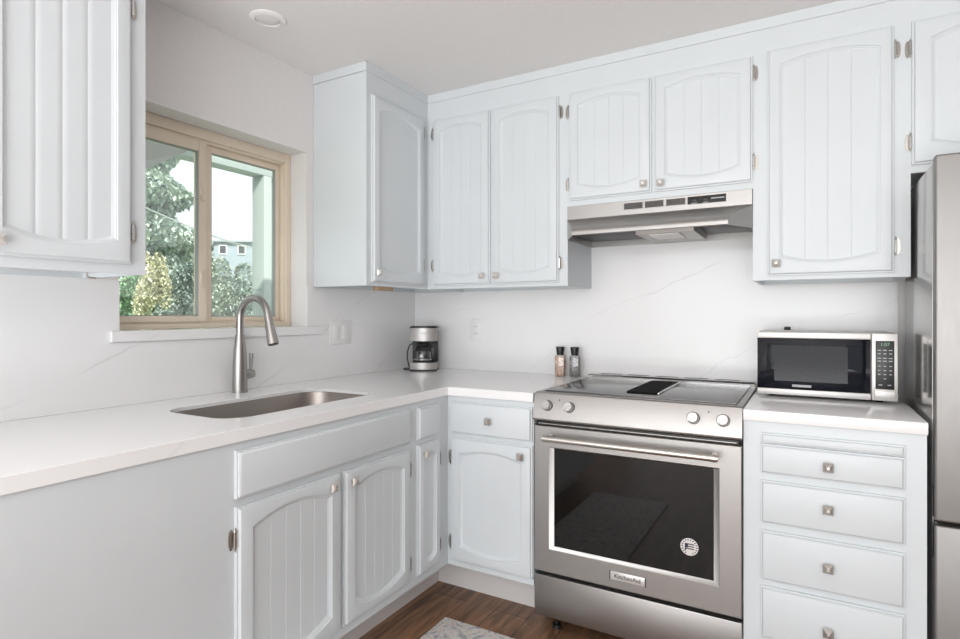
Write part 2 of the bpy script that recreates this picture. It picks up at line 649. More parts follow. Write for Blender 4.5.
# ------------------------------------------------------------------ cabinet parts (local: x along the front, y into the cabinet, z up)
DT = 0.019


KNOB = 'lit_knob'


def knob(parent, x, z, y=-DT):
    b = B()
    cyl(b, (x, y, z), (x, y - .014, z), .0065, .0055, 12)
    s, t = .0135, .0145
    r = [[b.verts.new((x + i * q, y + yy, z + j * q)) for i, j in ((-1, -1), (1, -1), (1, 1), (-1, 1))] for q, yy in ((s * .8, -.012), (s, -.0145), (t, -.018), (t * .92, -.020), (.004, -.0275))]
    for a, c in zip(r, r[1:]):
        for k in range(4):
            j = (k + 1) % 4
            b.faces.new((a[k], a[j], c[j], c[k]))
    b.faces.new(r[0][::-1])
    b.faces.new(r[-1])
    return obj('knob', b, M[KNOB], parent)


def hinge(parent, x, z, side):
    """x: door edge in door coordinates; side +1: frame lies to the right of the door."""
    b = B()
    cx = x + side * .0120
    kx = x + side * .0045
    cyl(b, (kx, -.010, z - .022), (kx, -.010, z + .022), .0046, seg=10)
    nb = len(b.faces)
    for q in (-1, 1):
        cyl(b, (kx, -.010, z + q * .022), (kx, -.010, z + q * .033), .0040, .0012, 10)
    # slim leaf plate screwed to the frame face (frame face is y = 0)
    n = 14
    ring0, ring1 = [], []
    for k in range(n):
        t = 2 * PI * k / n
        px, pz = cx + .0075 * math.cos(t), z + .029 * math.sin(t)
        ring0.append(b.verts.new((px, -.0002, pz)))
        ring1.append(b.verts.new((px, -.003, pz)))
    for k in range(n):
        j = (k + 1) % n
        b.faces.new((ring0[k], ring0[j], ring1[j], ring1[k]))
    b.faces.new(ring0[::-1])
    b.faces.new(ring1)
    o = obj('hinge', b, M['hinge'], parent)
    o.data.materials.append(M['chrome'])
    for p in o.data.polygons[:nb]:
        p.material_index = 1
    return o


def arch_door(parent, x0, x1, z0, z1, stile=.042, rail=.041, rise=.025, grooves=3, railb=None, bottom_arch=True, gd=.0016):
    """raised cathedral door with arched bead-board panel; returns the door object placed at (x0, 0, z0)."""
    W, H = x1 - x0, z1 - z0
    railb = railb if railb is not None else rail
    b = B()
    N = 16

    def ring(x_in, z_in, y):
        bot = [b.verts.new((x_in + (W - 2 * x_in) * i / N, y, z_in)) for i in range(N + 1)]
        top = [b.verts.new((x_in + (W - 2 * x_in) * i / N, y, H - z_in)) for i in range(N, -1, -1)]
        return bot + top

    def zb(u):
        return railb + (rise * (2 * u - 1) ** 2 if bottom_arch else 0)

    def zt(u):
        return H - rail - rise * (2 * u - 1) ** 2

    def aring(d, y):
        xa, xb = stile + d, W - stile - d
        bot = [b.verts.new((xa + (xb - xa) * i / N, y, zb(i / N) + d)) for i in range(N + 1)]
        top = [b.verts.new((xa + (xb - xa) * i / N, y, zt(i / N) - d)) for i in range(N, -1, -1)]
        return bot + top
    back = ring(0.0, 0.0, -.0004)
    rings = [back, ring(0, 0, -.009), ring(.0010, .0010, -.0100), ring(.0050, .0050, -.0103), ring(.0058, .0058, -.0140), ring(.0085, .0085, -.0182), ring(.0105, .0105, -DT),
             aring(0, -DT), aring(.0010, -DT + .0038), aring(.0045, -DT + .0042), aring(.0055, -DT + .0070), aring(.012, -DT + .0100), aring(.0125, -DT + .0106)]
    n = len(back)
    for a, c in zip(rings, rings[1:]):
        for k in range(n):
            j = (k + 1) % n
            b.faces.new((a[k], a[j], c[j], c[k]))
    bk = [v for v in back]
    for i in range(N):
        b.faces.new((bk[i], bk[i + 1], bk[2 * N + 1 - i - 1], bk[2 * N + 1 - i]))
    # bead-board panel
    d = .0125
    xa, xb = stile + d, W - stile - d
    yp = -DT + .0106
    xs = [(xa + (xb - xa) * i / N, yp) for i in range(N + 1)]
    for g in range(grooves):
        gx = xa + (xb - xa) * (g + 1) / (grooves + 1)
        xs = [q for q in xs if abs(q[0] - gx) > .003]
        xs += [(gx - .0018, yp), (gx - .0005, yp + gd), (gx + .0005, yp + gd), (gx + .0018, yp)]
    xs.sort()
    cols = []
    for px, py in xs:
        u = (px - xa) / (xb - xa)
        cols.append((b.verts.new((px, py, zb(u) + d - .0006)), b.verts.new((px, py, zt(u) - d + .0006))))
    for a, c in zip(cols, cols[1:]):
        b.faces.new((a[0], c[0], c[1], a[1]))
    return obj('door', b, M['paint'], parent, (x0, 0, z0))


def slab_front(parent, name, x0, x1, z0, z1, bev=.010):
    b = B()
    W, H = x1 - x0, z1 - z0
    prof = [(0, -.0004), (0, -.009), (.001, -.0100), (.004, -.0103), (.0048, -.0135), (bev - .002, -.0182), (bev, -DT)]
    rings = []
    for i, y in prof:
        rings.append([b.verts.new(p) for p in ((i, y, i), (W - i, y, i), (W - i, y, H - i), (i, y, H - i))])
    for a, c in zip(rings, rings[1:]):
        for k in range(4):
            j = (k + 1) % 4
            b.faces.new((a[k], a[j], c[j], c[k]))
    b.faces.new(rings[0][::-1])
    b.faces.new(rings[-1])
    return obj(name, b, M['paint'], parent, (x0, 0, z0))


G_ = .0006   # hairline between neighbouring boxes


def carcass(t, W, D, H, opens, base=False, front_x0=0.0, left_end=True, recess=.016):
    """side panels, back, bottom, top and a face frame with openings; t is the cabinet's empty."""
    ff = .019
    b = B()
    box(b, G_, .018, ff, D - G_, 0, H - G_)
    box(b, W - .018, W - G_, ff, D - G_, 0, H - G_)
    box(b, .018, W - .018, D - .008, D - G_, 0.0, H - G_)
    box(b, .018, W - .018, ff, D - .008, recess, recess + .016)
    if not base:
        box(b, .018, W - .018, ff, D - .008, H - .018, H - G_)
    obj('carcass', b, M['paint'], t)
    b = B()
    # face frame as a grid with the openings left out
    xs = sorted({front_x0, W} | {v for o in opens for v in (o[0], o[1])})
    zs = sorted({0.0, H} | {v for o in opens for v in (o[2], o[3])})
    grid = {}

    def V(x, y, z):
        k = (round(x, 5), round(y, 5), round(z, 5))
        if k not in grid:
            grid[k] = b.verts.new((x, y, z))
        return grid[k]

    def solid(i, j):
        if i < 0 or j < 0 or i >= len(xs) - 1 or j >= len(zs) - 1:
            return False
        cx, cz = (xs[i] + xs[i + 1]) / 2, (zs[j] + zs[j + 1]) / 2
        return not any(o[0] < cx < o[1] and o[2] < cz < o[3] for o in opens)
    for i in range(len(xs) - 1):
        for j in range(len(zs) - 1):
            if not solid(i, j):
                continue
            a0, a1, c0, c1 = xs[i], xs[i + 1], zs[j], zs[j + 1]
            b.faces.new((V(a0, 0, c0), V(a1, 0, c0), V(a1, 0, c1), V(a0, 0, c1)))
            b.faces.new((V(a0, ff, c1), V(a1, ff, c1), V(a1, ff, c0), V(a0, ff, c0)))
            for di, dj, q in ((-1, 0, ((a0, c0), (a0, c1))), (1, 0, ((a1, c0), (a1, c1))), (0, -1, ((a0, c0), (a1, c0))), (0, 1, ((a0, c1), (a1, c1)))):
                if not solid(i + di, j + dj):
                    (p, r_), (s, t_) = q
                    b.faces.new((V(p, 0, r_), V(s, 0, t_), V(s, ff, t_), V(p, ff, r_)))
    obj('face_frame', b, M['paint'], t)


def toe_kick(t, x0, x1, H, depth=.145):
    b = B()
    box(b, x0, x1, depth, depth + .016, -H, -.0004)
    obj('toe_kick', b, M['kick'], t)


# ------------------------------------------------------------------ wall cabinets
UX, UY = 0.329, -0.336
ZB, ZC = 1.385, 2.3515
UH = ZC - ZB
DZ0, DZ1 = 1.4010, 2.254      # tall doors
LZ1 = DZ1 - ZB
grpU = 'arched door wall cabinets'


def ins(a, b_, c, d, m=.012):
    return (a + m, b_ - m, c + m, d - m)


# corner cabinet on the window wall (faces +X)
L = 0.813
t = thing('wall_cabinet', 'pale blue corner wall cabinet right of the window, one narrow arched door', 'cabinet', (UX, -0.813, ZB), R(90), grpU)
dx0, dx1 = 0.030, 0.4285
carcass(t, L, UX - .0007, UH, [ins(dx0, dx1, DZ0 - ZB, LZ1)])
d = arch_door(t, dx0, dx1, DZ0 - ZB, LZ1, grooves=0)
knob(d, .016, 1.444 - DZ0); hinge(d, dx1 - dx0, 2.185 - DZ0, 1); hinge(d, dx1 - dx0, 1.505 - DZ0, 1)
b = B(); box(b, .225, .345, .12, .155, -.012, .0155, .002); tag(obj('mounting_block', b, M['wood'], t), 'bare wood block under the cabinet')

# double door cabinet on the range wall
X0, X1 = UX, 1.1045
t = thing('wall_cabinet', 'pale blue wall cabinet left of the stove with two tall arched doors', 'cabinet', (X0, UY, ZB), 0, grpU)
carcass(t, X1 - X0, -UY - .0007, UH, [ins(.373 - X0, .7065 - X0, DZ0 - ZB, LZ1), ins(.718 - X0, 1.0635 - X0, DZ0 - ZB, LZ1)])
d = arch_door(t, .373 - X0, .7065 - X0, DZ0 - ZB, LZ1, grooves=3)
knob(d, .7065 - .373 - .036, 1.443 - DZ0); hinge(d, 0, 2.185 - DZ0, -1); hinge(d, 0, 1.505 - DZ0, -1)
d = arch_door(t, .718 - X0, 1.0635 - X0, DZ0 - ZB, LZ1, grooves=3)
knob(d, .032, 1.442 - DZ0); hinge(d, 1.0635 - .718, 2.178 - DZ0, 1); hinge(d, 1.0635 - .718, 1.489 - DZ0, 1)

# over-hood cabinet
X0, X1 = 1.1045, 1.866
ZH = 1.742
t = thing('wall_cabinet', 'pale blue short cabinet directly above the steel range hood', 'cabinet', (X0, UY, ZH), 0, grpU)
zz0, zz1 = 1.768 - ZH, DZ1 - ZH
carcass(t, X1 - X0, -UY - .0007, ZC - ZH, [ins(1.1145 - X0, 1.4805 - X0, zz0, zz1), ins(1.4925 - X0, 1.8560 - X0, zz0, zz1)])
d = arch_door(t, 1.1145 - X0, 1.4805 - X0, zz0, zz1, rail=.038, rise=.024, grooves=3)
knob(d, 1.452 - 1.1145, 1.803 - 1.768); hinge(d, 0, 2.176 - 1.774, -1); hinge(d, 0, 1.848 - 1.774, -1)
d = arch_door(t, 1.4925 - X0, 1.8655 - X0, zz0, zz1, rail=.038, rise=.024, grooves=3)
knob(d, .030, 1.799 - 1.768)
for z in (2.194, 1.850):
    hinge(d, 1.8655 - 1.4925, z - 1.774, 1)

# tall single-door cabinet
X0, X1 = 1.866, 2.3592
t = thing('wall_cabinet', 'pale blue wall cabinet over the microwave with one wide arched door', 'cabinet', (X0, UY, ZB), 0, grpU)
carcass(t, X1 - X0, -UY - .0007, UH, [ins(1.9165 - X0, 2.307 - X0, DZ0 - ZB, LZ1)])
d = arch_door(t, 1.9165 - X0, 2.3115 - X0, DZ0 - ZB, 2.262 - ZB, stile=.040, grooves=3)
knob(d, .031, 1.447 - DZ0); hinge(d, .395, 2.177 - DZ0, 1); hinge(d, .395, 1.492 - DZ0, 1)

# over-fridge cabinet
X0, X1 = 2.3592, 3.25
t = thing('wall_cabinet', 'pale blue cabinet above the refrigerator at the right edge', 'cabinet', (X0, UY, ZH), 0, grpU)
carcass(t, X1 - X0, -UY - .0007, ZC - ZH, [ins(.0025, .415, zz0, zz1, .016), ins(.430, .845, zz0, zz1)])
d = arch_door(t, .0025, .415, zz0, 2.262 - ZH, stile=.05, rail=.040, rise=.030, grooves=3)
for z in (2.176, 1.854):
    hinge(d, 0, z - 1.774, -1)
d = arch_door(t, .430, .845, zz0, 2.262 - ZH, stile=.05, rail=.040, rise=.030, grooves=3)
knob(d, .03, .03)

# foreground cabinet left of the window (faces +X)
ya, yb = -2.72, -1.8005
ZL = 1.372
t = thing('wall_cabinet', 'pale wall cabinet left of the window, nearest the camera', 'cabinet', (UX, ya, ZL), R(90), grpU)
carcass(t, yb - ya, UX - .0007, ZC - ZL, [ins(.06, -2.212 - ya, 1.400 - ZL, DZ1 - ZL), ins(-2.200 - ya, -1.853 - ya, 1.400 - ZL, DZ1 - ZL)])
da, db = -2.200 - ya, -1.847 - ya
d = arch_door(t, da, db, 1.400 - ZL, DZ1 - ZL, stile=.042, grooves=3, gd=.0007)
knob(d, .030, 1.437 - 1.400); hinge(d, db - da, 1.494 - 1.400, 1); hinge(d, db - da, 2.150 - 1.400, 1)
d = arch_door(t, .06, da - .012, 1.400 - ZL, DZ1 - ZL, stile=.042, grooves=3)
knob(d, da - .072 - .03, .037)
b = B()
cyl(b, (.77, .022, .0155), (.77, .022, -.012), .003, seg=8)
tube(b, [(.77, .022, -.011), (.777, .022, -.015), (.793, .022, -.015)], .003, 8)
tag(obj('cup_hook', b, M['nickel'], t), 'small metal hook under the cabinet')

# crown strip under the ceiling, following the wall cabinets
b = B()
prof = [(0, 0), (-.0035, .0), (-.005, .002), (-.0055, .036), (-.0055, .0405), (0, .0405)]
# back run (front plane at UY) and the two left runs (front plane at UX)
prism(b, [(UY + y, ZC + .0003 + z) for y, z in prof], UX + .0055, 3.25, 'X')
prism(b, [(UX - y, ZC + .0003 + z) for y, z in prof], -0.813 - .0055, UY, 'Y')
prism(b, [(UX - y, ZC + .0003 + z) for y, z in prof], -2.72, -1.8005, 'Y')
prism(b, [(-0.813 + y, ZC + .0003 + z) for y, z in prof], 0.001, UX + .0055, 'X')
struct('trim_1', b, M['crown'], 'painted crown strip between wall cabinets and ceiling', 'trim')

# ------------------------------------------------------------------ base cabinets
FX, FY = 0.688, -0.695
KNOB = 'pewter'
BK, BT = 0.168, 0.9035
BH = BT - BK
grpB = 'pale blue base cabinets'
# plain panel on the left run
ya, yb = -2.75, -1.795
t = thing('base_cabinet', 'plain pale blue base panel left of the sink cabinet, no doors', 'cabinet', (FX, ya, BK), R(90), grpB)
carcass(t, yb - ya, FX - .0007, BH, [], base=True)
toe_kick(t, 0, yb - ya, BK)
# sink cabinet
ya, yb = -1.795, -0.955
t = thing('base_cabinet', 'pale blue sink base with two arched doors under a plain front', 'cabinet', (FX, ya, BK), R(90), grpB)
carcass(t, yb - ya, FX - .0007, BH, [ins(-1.765 - ya, -1.3655 - ya, .203 - BK, .727 - BK), ins(-1.3525 - ya, -.9815 - ya, .203 - BK, .727 - BK), ins(-1.765 - ya, -.981 - ya, .750 - BK, .880 - BK)], base=True)
toe_kick(t, 0, yb - ya, BK)
slab_front(t, 'false_front', -1.765 - ya, -.980 - ya, .749 - BK, .8815 - BK, .012)
d = arch_door(t, -1.765 - ya, -1.3655 - ya, .202 - BK, .7265 - BK, stile=.046, rail=.032, rise=.032, grooves=4)
knob(d, .347, .695 - .202); hinge(d, 0, .640 - .202, -1); hinge(d, 0, .29 - .202, -1)
d = arch_door(t, -1.3480 - ya, -.9815 - ya, .204 - BK, .7265 - BK, stile=.045, rail=.032, rise=.030, grooves=4)
knob(d, .014 + .014, .692 - .204); hinge(d, .3665, .647 - .204, 1); hinge(d, .3665, .274 - .204, 1)
# blind corner cabinet with narrow door (left run)
ya, yb = -0.955, -0.0005
t = thing('base_cabinet', 'narrow pale blue corner base with one slim door beside the sink doors', 'cabinet', (FX, ya, BK), R(90), grpB)
carcass(t, yb - ya, FX - .0007, BH, [ins(-.928 - ya, -.776 - ya, .205 - BK, .727 - BK), ins(-.928 - ya, -.776 - ya, .752 - BK, .880 - BK)], base=True)
toe_kick(t, 0, .955 - .55, BK)
slab_front(t, 'false_front', -.928 - ya, -.7755 - ya, .7515 - BK, .8805 - BK, .010)
d = arch_door(t, -.928 - ya, -.7735 - ya, .206 - BK, .729 - BK, stile=.034, rail=.036, rise=.020, grooves=0)
knob(d, .030, .693 - .206); hinge(d, .1545, .646 - .206, 1); hinge(d, .1545, .283 - .206, 1)
# drawer over door cabinet left of the range
X0, X1 = FX + .0006, 1.0995
t = thing('base_cabinet', 'pale blue base cabinet left of the stove, one drawer over one door', 'cabinet', (X0, FY, BK), 0, grpB)
carcass(t, X1 - X0, -FY - .0007, BH, [ins(.7125 - X0, 1.0955 - X0, .744 - BK, .881 - BK), ins(.7125 - X0, 1.0965 - X0, .195 - BK, .727 - BK)], base=True)
toe_kick(t, -.145, X1 - X0, BK)
d = slab_front(t, 'drawer', .7125 - X0, 1.0955 - X0, .7435 - BK, .8815 - BK, .010)
knob(d, .904 - .7125, .811 - .7435)
d = arch_door(t, .7135 - X0, 1.0975 - X0, .1945 - BK, .7275 - BK, stile=.044, rail=.044, rise=.024, grooves=0)
knob(d, 1.0525 - .7135, .683 - .1945); hinge(d, 0, .638 - .1945, -1); hinge(d, 0, .273 - .1945, -1)
# drawer stack right of the range
X0, X1 = 1.8645, 2.352
t = thing('base_cabinet', 'pale blue stack of drawers under the microwave', 'cabinet', (X0, FY, BK), 0, grpB)
fa, fb = 1.9165 - X0, 2.2995 - X0
STACK = ((.7360, .8318, .782), (.5745, .7125, .651), (.3880, .5490, .471), (.2000, .3675, .2715))
carcass(t, X1 - X0, -FY - .0007, BH, [ins(fa, fb, q[0] - BK, q[1] - BK, .010) for q in STACK], base=True)
toe_kick(t, 0, X1 - X0, BK)
slab_front(t, 'pullout_board_front', fa, fb, .8335 - BK, .8675 - BK, .009)
for za, zc, zk in STACK:
    d = slab_front(t, 'drawer', fa, fb, za - BK, zc - BK, .010)
    knob(d, 2.105 - X0 - fa, zk - za)

# ------------------------------------------------------------------ counters
SX0, SX1, SY0, SY1 = .205, .560, -1.686, -1.006
sink_out = rrect(SX0, SX1, SY0, SY1, .085, 10)
outer = [(0.0006, -2.75), (.695, -2.75), (.695, -.705), (1.0995, -.705), (1.0995, -.0006), (0.0006, -.0006)]
o = plate_with_hole('countertop', outer, sink_out, HZ - .0001, HZ + .0001, M['counter'], 0.0)
b = B(); b.from_mesh(o.data)
bmesh.ops.remove_doubles(b, verts=b.verts[:], dist=.0004)
for f_ in list(b.faces):
    if abs(f_.normal.z) < .5:
        b.faces.remove(f_)
for v in b.verts:
    v.co.z = HZ
rim_outer, rim_hole = [], []
for e_ in b.edges:
    if len(e_.link_faces) == 1:
        m_ = (e_.verts[0].co + e_.verts[1].co) / 2
        (rim_hole if SX0 - .01 < m_.x < SX1 + .01 and SY0 - .01 < m_.y < SY1 + .01 else rim_outer).append(e_)
for rim, dz in ((rim_outer, .036), (rim_hole, .0135)):
    ext = bmesh.ops.extrude_edge_only(b, edges=rim)
    for v in ext['geom']:
        if isinstance(v, bmesh.types.BMVert):
            v.co.z -= dz
bmesh.ops.bevel(b, geom=rim_outer + rim_hole, offset=.002, segments=2, profile=.5, affect='EDGES')
bmesh.ops.recalc_face_normals(b, faces=b.faces[:])
b.to_mesh(o.data)
b.free()
tag(o, 'white quartz L-shaped countertop with the sink cut into it', 'countertop')
b = B(); box(b, 1.8645, 2.3535, -.7085, -.0006, .9040, HZ, .002)
tag(obj('countertop', b, M['counter']), 'short white quartz countertop between stove and refrigerator', 'countertop')

# sink
t = thing('sink', 'undermount stainless steel single basin sink below the window', 'sink', ((SX0 + SX1) / 2, (SY0 + SY1) / 2, .72))
b = B()
cx, cy = (SX0 + SX1) / 2, (SY0 + SY1) / 2


def sring(gx, z, r):
    return [b.verts.new((x - cx, y - cy, z - .72)) for x, y in rrect(SX0 - gx, SX1 + gx, SY0 - gx, SY1 + gx, r, 10)]


rings = [sring(.020, .9262, .10), sring(.004, .9262, .088), sring(.002, .920, .087), sring(-.006, .76, .08), sring(-.016, .735, .072), sring(-.040, .724, .05),
         sring(-.040, .721, .05), sring(-.010, .733, .074), sring(-.002, .76, .082), sring(.010, .918, .09), sring(.020, .9230, .10)]
for a, c in zip(rings, rings[1:] + rings[:1]):
    if a is rings[5]:
        continue
    for k in range(len(a)):
        j = (k + 1) % len(a)
        b.faces.new((a[k], a[j], c[j], c[k]))
b.faces.new(rings[5])
b.faces.new(rings[6])
obj('basin', b, M['sink_steel'], t)
b = B(); lathe(b, [(.0, .0045), (.02, .0042), (.04, .0045), (.045, .006), (.047, .0045)], 28, (0, 0, .0))
tag(obj('drain', b, M['chrome'], t), 'round steel drain')

# faucet
FXX, FYY = .062, -1.268
t = thing('faucet', 'tall brushed steel gooseneck faucet behind the sink', 'faucet', (FXX, FYY, HZ))
b = B()
lathe(b, [(.0310, .0003), (.0310, .004), (.0290, .006), (.0275, .10), (.0240, .17), (.0185, .215), (.0170, .235)], 28)
obj('faucet_body', b, M['faucet'], t)
b = B()
pts = [(0, 0, .233), (0, 0, .29)]
rad = .083
for k in range(0, 15):
    a = R(180 - 12.2 * k)
    pts.append((rad + rad * math.cos(a), 0, .297 + rad * math.sin(a)))
obj_pts = pts
tube(b, pts, .0145, 18)
obj('spout', b, M['faucet'], t)
e1 = Vector(pts[-1]); dr = (Vector(pts[-1]) - Vector(pts[-2])).normalized()
b = B()
p1 = e1 + dr * .03
p2 = e1 + dr * .115
cyl(b, e1 - dr * .002, p1, .0150, .0160, 20)
cyl(b, p1, p2, .0160, .0215, 20)
s_ = obj('spray_head', b, M['faucet'], t)
b = B(); cyl(b, p2, p2 + dr * .004, .0195, .018, 20); tag(obj('nozzle', b, M['black'], s_), 'black spray face')
b = B(); q = e1 + dr * .055
n_ = Vector((-dr.z, 0, dr.x))
n_ = n_ if n_.x < 0 else -n_
box(b, -.006, .006, -.006, .006, -.016, .016, .003)
bmesh.ops.transform(b, matrix=Matrix.Translation(q + n_ * .0165) @ Matrix.Rotation(math.atan2(-dr.x, -dr.z), 4, 'Y'), verts=b.verts)
tag(obj('spray_button', b, M['black'], s_), 'black button on the back of the spray head')
b = B()
cyl(b, (0, .020, .070), (0, .040, .070), .0185, .0205, 20)
cyl(b, (0, .040, .070), (0, .062, .070), .0205, .017, 20)
hh = obj('handle_hub', b, M['faucet'], t)
b = B()
tube(b, [(0, .052, .085), (0, .053, .11), (0, .055, .155)], .005, 12, [.0058, .0062, .0085])
obj('lever', b, M['faucet'], hh)

# ------------------------------------------------------------------ switch plates
def wall_plate(name, label, cat, loc, rotz, w_, h_, kind):
    t = thing(name, label, cat, loc, rotz)
    b = B(); box(b, -w_ / 2, w_ / 2, -.0055, -.0002, -h_ / 2, h_ / 2, .0022)
    obj('cover_plate', b, M['white_plastic'], t)
    if kind == 'double':
        for s in (-1, 1):
            b = B(); box(b, s * .030 - .0190, s * .030 + .0190, -.0085, -.0050, -.033, .033, .0012)
            obj('rocker' if s < 0 else 'socket', b, M['white_plastic'], t)
    elif kind == 'single':
        b = B(); box(b, -.0165, .0165, -.0082, -.0050, -.033, .033, .0012)
        s = obj('socket', b, M['white_plastic'], t)
        for z in (-.019, .019):
            for x in (-.006, .006):
                b = B()
                box(b, x - .0011, x + .0011, -.0085, -.0078, z - .004, z + .004)
                obj('slot', b, M['grey'], s)
    return t


wall_plate('switch_plate', 'white two gang switch and outlet plate right of the window', 'switch plate', (.0062, -.640, 1.163), R(90), .152, .117, 'double')
wall_plate('outlet', 'white wall outlet between coffee maker and spice jars', 'outlet', (.434, -.0062, 1.167), 0, .074, .118, 'single')
wall_plate('outlet', 'white wall outlet half hidden behind the microwave', 'outlet', (1.978, -.0062, 1.137), 0, .074, .118, 'single')

# ------------------------------------------------------------------ range hood
HX0, HX1 = 1.1055, 1.8655
t = thing('range_hood', 'stainless steel under-cabinet range hood above the stove', 'range hood', ((HX0 + HX1) / 2, -.345, 1.58))
cx = (HX0 + HX1) / 2
hw = (HX1 - HX0) / 2
lw = .3085            # half width of the front lip
zt_, zb_ = 1.7412 - 1.58, 1.681 - 1.58
b = B()
# upper band (box with front at y = 0)
box(b, -hw + .0006, hw - .0006, 0, .3375, zb_, zt_, .001, 1)
obj('band', b, M['steel'], t)
b = B()


def HR(pts):
    return [b.verts.new(p) for p in pts]


yb_ = .3375
# flared canopy: curved front, mitred vertical ends, open underside
sec = [(0.0, zb_ - .0004), (.004, zb_ - .005), (.060, .0740), (.100, .0560), (.120, .0460), (.130, .0375), (.1345, .0290), (.135, .0240), (.135, .0125), (.133, .010)]
lft, rgt = [], []
for y, z in sec:
    hx = hw - .0008 - (hw - lw) * y / .135
    lft.append(b.verts.new((-hx, -y, z)))
    rgt.append(b.verts.new((hx, -y, z)))
for k in range(len(sec) - 1):
    b.faces.new((lft[k], rgt[k], rgt[k + 1], lft[k + 1]))
xh = hw - .0008
cl, cr_ = b.verts.new((-xh, 0, .010)), b.verts.new((xh, 0, .010))
b.faces.new(lft + [cl])
b.faces.new(rgt + [cr_])
bl0, bl1 = b.verts.new((-xh, yb_, .010)), b.verts.new((-xh, yb_, zb_ - .0004))
br0, br1 = b.verts.new((xh, yb_, .010)), b.verts.new((xh, yb_, zb_ - .0004))
b.faces.new((cl, lft[0], bl1, bl0))
b.faces.new((cr_, rgt[0], br1, br0))
b.faces.new((bl0, bl1, br1, br0))
o6 = [bl0, cl, lft[-1], rgt[-1], cr_, br0]
i6 = [b.verts.new(p) for p in ((-xh + .005, yb_ - .005, .010), (-xh + .005, .002, .010), (-lw + .005, -.128, .010), (lw - .005, -.128, .010), (xh - .005, .002, .010), (xh - .005, yb_ - .005, .010))]
u6 = [b.verts.new((v.co.x, v.co.y if v.co.y > -.1 else -.085, .046)) for v in i6]
for k in range(6):
    j = (k + 1) % 6
    b.faces.new((o6[k], o6[j], i6[j], i6[k]))
    b.faces.new((i6[k], i6[j], u6[j], u6[k]))
b.faces.new(u6)
obj('canopy', b, M['steel'], t)
b = B()
box(b, -hw + .02, -.055, .006, .30, .034, .044, .002)
obj('grease_filter', b, M['filter'], t)
b = B()
box(b, .175, hw - .02, .006, .30, .034, .044, .002)
obj('grease_filter', b, M['filter'], t)
b = B(); prism(b, [(-.075, .044), (-.060, .006), (.255, .006), (.28, .044)], -.0545, .1745, 'X')
s_ = obj('light_housing', b, M['steel'], t)
b = B(); box(b, -.005, .115, -.045, .12, .001, .0056, .002); tag(obj('light_lens', b, M['lens'], s_), 'frosted light lens, unlit')
gz0, gz1 = 1.7015 - 1.58, 1.7330 - 1.58
for xa, xb in ((1.3627, 1.4471), (1.4497 + .002, 1.5329), (1.5388, 1.6198)):
    b = B()
    frame_ring(b, xa - cx, xb - cx, gz0, gz1, .0025, -.0025, -.0002, bevel=0)
    g = obj('vent_grille', b, M['steel'], t)
    b = B()
    n = 9
    W_, H_ = xb - xa - .005, gz1 - gz0 - .005
    for k in range(-3, n):
        # slanted slats
        xs0 = xa - cx + .0025 + W_ * k / n
        x1_ = xs0 + .028
        c0, c1 = max(xs0, xa - cx + .0025), min(x1_, xb - cx - .0025)
        if c1 - c0 < .004:
            continue
        za = gz1 - .0025 - H_ * (c0 - xs0) / .028
        zc = gz1 - .0025 - H_ * (c1 - xs0) / .028
        tube(b, [(c0, -.0014, za), (c1, -.0014, zc)], .0014, 6)
    obj('louvre', b, M['steel'], g)
    b = B(); box(b, xa - cx + .002, xb - cx - .002, -.0008, -.0002, gz0 + .002, gz1 - .002); obj('vent_opening', b, M['dark'], g)
b = B(); box(b, 1.6255 - cx, 1.7708 - cx, -.003, -.0002, gz0, gz1 - .001, .001); p_ = obj('control_plate', b, M['dark'], t)
for x in (1.652, 1.693):
    b = B(); box(b, x - cx - .011, x - cx + .011, -.0075, -.003, gz0 + .008, gz1 - .009, .002); obj('rocker_switch', b, M['black'], p_)
for q in ((1.716, 1.765, .015, .0195), (1.640, 1.664, .002, .0045), (1.684, 1.706, .002, .0045)):
    b = B(); box(b, q[0] - cx, q[1] - cx, -.0034, -.003, gz0 + q[2], gz0 + q[3]); obj('panel_print', b, M['keys'], p_)

# ------------------------------------------------------------------ range (stove)
RX0, RX1 = 1.1070, 1.8620
rc = (RX0 + RX1) / 2
rw = (RX1 - RX0) / 2
t = thing('stove', 'stainless steel slide-in electric range under the hood', 'stove', (rc, -.695, 0))
b = B()
box(b, -rw + .003, rw - .003, .020, .680, .055, .925)
obj('body', b, M['dark'], t)
# steel top rim with slanted control panel
b = B()
prof = [(.684, .930), (.684, .9455), (.004, .9455), (-.004, .9425), (-.030, .846), (-.027, .838), (.018, .838), (.018, .930)]
prism(b, prof, -rw, rw, 'X')
bmesh.ops.bevel(b, geom=[e_ for e_ in b.edges if abs(e_.verts[0].co.x - e_.verts[1].co.x) > .1], offset=.0018, segments=2, profile=.5, affect='EDGES')
cp = obj('control_panel', b, M['steel'], t)
b = B(); box(b, -rw + .022, rw - .022, .040, .600, .9456, .9500, .0015); obj('cooktop_glass', b, M['cooktop'], t)
b = B()
prism(b, [(.604, .9456), (.604, .955), (.612, .9625), (.672, .9625), (.680, .957), (.680, .9456)], -rw + .008, rw - .008, 'X')
g = obj('back_guard', b, M['chrome'], t)
b = B()
for k in range(5):
    xa = -rw + .06 + k * (2 * rw - .10) / 5
    box(b, xa, xa + .10, .652, .668, .9618, .9632)
obj('vent_slot', b, M['dark'], g)
